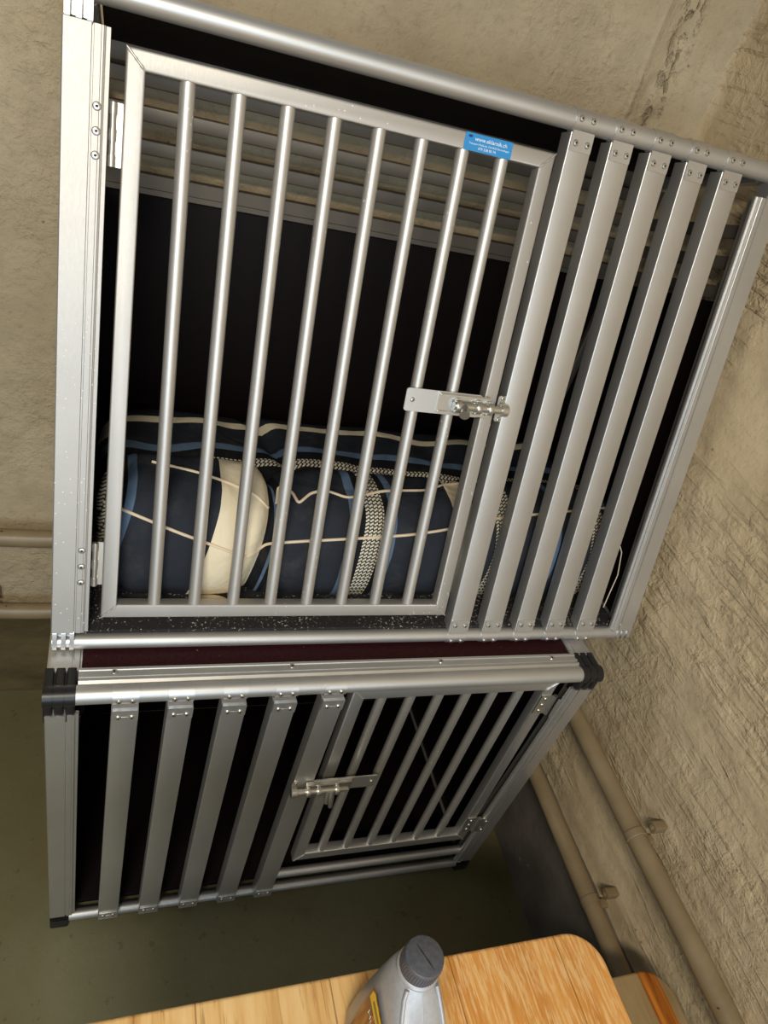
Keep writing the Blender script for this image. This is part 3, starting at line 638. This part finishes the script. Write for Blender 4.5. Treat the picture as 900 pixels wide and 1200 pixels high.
def rear_fn(a, b):
    th = 2 * PI * b; x = 0.045 + 0.925 * a
    e = min(a, 1 - a) / 0.08; end = math.sqrt(max(0.0, 1 - (1 - min(1, e)) ** 2)) * 0.9 + 0.1 if e < 1 else 1.0
    if a in (0.0, 1.0): end = 0.02
    c, s = math.cos(th), math.sin(th)
    fold = math.exp(-((x - 0.335 - 0.05 * c) / 0.014) ** 2)
    h = 0.064 * (1 - 0.13 * fold)
    y = 0.352 - 0.098 * end * sup(c, 0.6); z = FZ + h + h * (0.3 + 0.7 * end) * sup(s, 0.55)
    k = noise.fractal(V((x * 8, y * 9, 4 + z * 9)), 1.0, 2.0, 3); z += (0.008 * k + 0.003 * math.sin(x * 34 + y * 20)) * max(0, s); y -= 0.005 * k
    return V((x, min(max(y, 0.249), 0.458), max(z, FZ + 0.0004)))
def rear_uv(a, b, p): return (0.39, p.x) if p.x < 0.085 and p.y > 0.33 else (p.y + 0.008 * math.sin(p.x * 11), p.x) if b < 0.5 else (0.0, p.x)
rb = [(0, 'k'), (0.268, 'z'), (0.284, 'k'), (0.302, 'b'), (0.320, 'n'), (0.382, 'c'), (0.402, 'n')]
M_CL2 = cloth('striped_cloth_rear', rb)
cr, bv2 = cushion('dog_cushion', M_CL2, 'dark navy cushion with a lengthwise blue stripe, lying behind the front cushion', 120, 64, rear_fn, rear_uv)
def at(px, py): return (CAM_RIGHT * ((px - 450) / FPX) + CAM_DOWN * ((py - 600) / FPX) + CAM_FWD).normalized()
def lay(bv, pts, sub=8, off=0.001):
    out = []
    for (a, b) in zip(pts, pts[1:]):
        for k in range(sub):
            q = (a[0] + (b[0] - a[0]) * k / sub, a[1] + (b[1] - a[1]) * k / sub); h = bv.ray_cast(CAM_POS, at(*q))
            if h[0] is not None and h[0].z > FZ + 0.004: out.append(h[0] - at(*q) * off)
    # smooth
    for _ in range(3):
        out = [out[0]] + [(out[i - 1] + out[i] * 2 + out[i + 1]) / 4 for i in range(1, len(out) - 1)] + [out[-1]]
    return out
for bv, parent, pts in ((bv1, cf, [(122, 588), (146, 598), (206, 623), (255, 641), (288, 653), (298, 648), (312, 637), (360, 634), (420, 631), (480, 627), (522, 621), (577, 608), (636, 602), (700, 596), (742, 592)]),
                        (bv1, cf, [(178, 541), (230, 553), (272, 567), (300, 580), (316, 597)]),
                        (bv1, cf, [(324, 590), (326, 570), (342, 576), (350, 590), (364, 578), (380, 574), (408, 584), (450, 575), (499, 575), (520, 568), (560, 565), (600, 560), (645, 553)])):
    pl = lay(bv, pts)
    if len(pl) > 4:
        m = MB(); m.tube(pl, 0.0024, 8); pc = m.build('piping', M_CORD, parent); pc['label'] = 'cream piping cord'
m = MB(); bm = bmesh.new(); bmesh.ops.create_uvsphere(bm, u_segments=24, v_segments=12, radius=1.0)
for v in bm.verts: v.co = V((0.222 + v.co.x * 0.034, 0.050 + v.co.y * 0.022, FZ + 0.0062 + v.co.z * 0.006))
bm.verts.index_update(); m.add([v.co for v in bm.verts], [[v.index for v in f.verts] for f in bm.faces]); bm.free()
fc = m.build('corner_flap', M_CREAM, cf); fc['label'] = 'cream cloth corner peeping out under the door'
e0 = front_fn(0.985, 0.13); m = MB(); m.tube([V((0.945, 0.09, 0.925)), V((0.956, 0.068, 0.90)), V((0.958, 0.050, 0.86)), V((0.950, 0.036, 0.82)), V((0.948, 0.030, 0.795))], 0.0010, 6); lt = m.build('loose_thread', M_CORD, cf); lt['label'] = 'loose cream thread'

# ================================================================== table, bench, bottle
TZ = 0.72
def plank(name, label, cat, x0, x1, y0, y1, z, th, rc, mat):
    root = thing(name, label, cat, ((x0 + x1) / 2, (y0 + y1) / 2, 0.0))
    bm = bmesh.new(); w, d = x1 - x0, y1 - y0
    poly = rr(w, d, rc, 10); vs = [bm.verts.new(((x0 + x1) / 2 + a, (y0 + y1) / 2 + b, z)) for a, b in poly]
    f = bm.faces.new(vs); r = bmesh.ops.extrude_face_region(bm, geom=[f])
    bmesh.ops.translate(bm, verts=[v for v in r['geom'] if isinstance(v, bmesh.types.BMVert)], vec=(0, 0, -th))
    bmesh.ops.recalc_face_normals(bm, faces=bm.faces)
    ed = [e for e in bm.edges if abs(e.verts[0].co.z - e.verts[1].co.z) < 1e-6]
    bmesh.ops.bevel(bm, geom=ed, offset=0.005, segments=3, affect='EDGES', profile=0.5)
    bm.verts.index_update(); m = MB()
    for fa in bm.faces:
        m.mi = 0
    m.add([v.co for v in bm.verts], [[v.index for v in fa.verts] for fa in bm.faces])
    m.m = [0 if abs(fa.normal.z) > 0.35 else 1 for fa in bm.faces]; bm.free()
    m.build('tabletop' if cat == 'table' else 'seat', [mat, M_WEDGE], root, 40)
    for yy in (y0 + 0.28, y1 - 0.42):
        for xx in (x0 + 0.06, x1 - 0.06):
            mm = MB(); mm.box((xx, yy, (z - th) / 2), EX, (0, 1, 0), EZ, 0.03, 0.03, z - th - 0.001, 0.004); mm.build('leg', M_STEEL, root)
        mm = MB(); mm.box(((x0 + x1) / 2, yy, z - th - 0.016), (0, 1, 0), EZ, EX, 0.025, 0.03, w - 0.14, 0.004); mm.build('crossbar', M_STEEL, root)
    return root
plank('pine_table', 'orange varnished pine table with a rounded corner, carrying the silver bottle', 'table', 0.0, 0.683, -2.2, -0.4745, TZ, 0.028, 0.045, M_WOOD)
plank('pine_bench', 'narrow weathered pine bench beside the table near the right wall', 'bench', 0.70, 0.951, -2.2, -0.4685, 0.47, 0.028, 0.045, M_WOOD2)

# bottle: narrow jug, neck at its rear, shoulder falling toward the viewer
bx, by = 0.357, -0.541
bot = thing('bottle', 'silver plastic bottle with charcoal screw cap standing on the pine table', 'bottle', (bx, by - 0.03, TZ))
CT_Z = 0.931
m = MB()
secs = []   # (z, cy, half-thickness x, half-width y)
for z, yf, yb_, hx in [(0.000, -0.098, 0.030, 0.026), (0.004, -0.102, 0.034, 0.0295), (0.012, -0.104, 0.035, 0.031), (0.060, -0.104, 0.033, 0.031), (0.105, -0.100, 0.029, 0.031), (0.125, -0.090, 0.0265, 0.0305), (0.142, -0.072, 0.0245, 0.0295),
                       (0.156, -0.052, 0.0225, 0.0275), (0.168, -0.036, 0.0215, 0.0245), (0.177, -0.025, 0.0215, 0.0215), (0.184, -0.0195, 0.0190, 0.0185), (0.186, -0.0215, 0.0212, 0.0208), (0.188, -0.0212, 0.0208, 0.0205), (0.190, -0.0165, 0.0165, 0.0165), (0.204, -0.0160, 0.0160, 0.0160)]:
    secs.append((z, (yf + yb_) / 2, hx, (yb_ - yf) / 2))
n = 40; vs = []
for z, cy, hx, hy in secs:
    p = 0.62 if z < 0.17 else 1.0 - (0.0 if z > 0.18 else 0.2)
    for i in range(n):
        a = 2 * PI * i / n; vs.append(V((bx + hx * sup(math.cos(a), p), by + cy + hy * sup(math.sin(a), p), TZ + 0.0005 + z)))
m.add(vs, [(k * n + i, k * n + (i + 1) % n, (k + 1) * n + (i + 1) % n, (k + 1) * n + i) for k in range(len(secs) - 1) for i in range(n)] + [tuple(range(n - 1, -1, -1)), tuple(range((len(secs) - 1) * n, len(secs) * n))])
# embossed border lines on the shoulder
for sg in (-1, 1):
    pts = []
    for z, cy, hx, hy in secs[2:11]: pts.append(V((bx + sg * hx * 0.80, by + cy - hy * 0.86, TZ + z)))
    m.tube(pts, 0.0022, 8)
pts = [V((bx, by + cy - hy - 0.0001, TZ + z)) for z, cy, hx, hy in secs[1:11]]; m.tube(pts, 0.0007, 6)
m.build('body', M_SILVER, bot, 60)
m = MB(); rc = 0.0190
prof = [(rc * 0.96, 0.0)] + [(rc, 0.001), (rc, 0.0185), (rc * 0.985, 0.0203), (rc * 0.95, 0.021), (rc * 0.93, 0.0212)]
m.lathe(prof, V((bx, by, CT_Z - 0.0215)), EZ, 48)
for i in range(44):
    a = 2 * PI * i / 44; c, s = math.cos(a), math.sin(a)
    m.box(V((bx + rc * c, by + rc * s, CT_Z - 0.012)), (c, s, 0), (-s, c, 0), EZ, 0.0011, 0.0012, 0.014, 0.0003)
cap = m.build('cap', M_CAP, bot, 40)
m = MB(); m.mi = 0; dd = V((0.40, -0.92, 0)).normalized(); pd = V((dd.y, -dd.x, 0))
m.extr([(-0.0135, 0.0), (-0.004, 0.00075), (0.0, 0.0004), (0.006, 0.0008), (0.0135, 0.0), (0.006, -0.0008), (0.0, -0.0004), (-0.004, -0.00075)], V((bx, by, CT_Z - 0.0004)), dd, pd, EZ, 0.0003)
m.build('cap_slit', M_HOLE_SHADE, cap)
# label on the left broad face
m = MB(); xl = bx - 0.0316
def lab(poly, mi, off):
    m.mi = mi; m.extr(poly, V((xl, by + 0.004, TZ)), (0, -1, 0), EZ, (-1, 0, 0), off)
lab([(0.0, 0.015), (0.060, 0.015), (0.060, 0.105), (0.046, 0.126), (0.034, 0.143), (0.005, 0.146), (0.001, 0.142)], 0, 0.0006)
lab([(0.003, 0.129), (0.045, 0.1255), (0.034, 0.141), (0.006, 0.1445), (0.003, 0.142)], 1, 0.0010)
lab([(0.010, 0.1345), (0.038, 0.1325), (0.036, 0.1375), (0.011, 0.1395)], 3, 0.0013)
put_text(m, 2, 'Humus', 0.0115, V((xl, by - 0.023, TZ + 0.1165)), (0, -1, 0), (0, 0, 1), (-1, 0, 0), 0.0012)
lb = m.build('label', [M_LABEL, M_LABELY, M_STW, M_LABELO], bot); lb['label'] = 'brown and yellow paper label'

# ================================================================== light
def area(name, loc, target, sx, sy, power, col, spread=PI):
    d = bpy.data.lights.new(name, 'AREA'); d.shape = 'RECTANGLE'; d.size = sx; d.size_y = sy; d.energy = power; d.color = col; d.spread = spread
    o = bpy.data.objects.new(name, d); C.objects.link(o); o.location = loc; o.rotation_euler = (V(target) - V(loc)).to_track_quat('-Z', 'Y').to_euler(); return o
area('ceiling_lamp_light', (-0.3, -1.55, 2.35), (0.2, -0.6, 0.6), 0.6, 0.16, 35, (1.0, 0.90, 0.74))
area('window_light', (0.0, -3.3, 1.6), (0.3, 0.3, 1.0), 3.0, 1.5, 64, (0.70, 0.86, 1.0))
w = bpy.data.worlds.new('world'); bpy.context.scene.world = w; w.use_nodes = True
w.node_tree.nodes['Background'].inputs['Color'].default_value = (0.60, 0.61, 0.62, 1); w.node_tree.nodes['Background'].inputs['Strength'].default_value = 0.24
sc_ = bpy.context.scene; sc_.view_settings.view_transform = 'Standard'; sc_.view_settings.look = 'None'; sc_.view_settings.gamma = 1.0; sc_.view_settings.exposure = -0.12; sc_.view_settings.use_curve_mapping = False
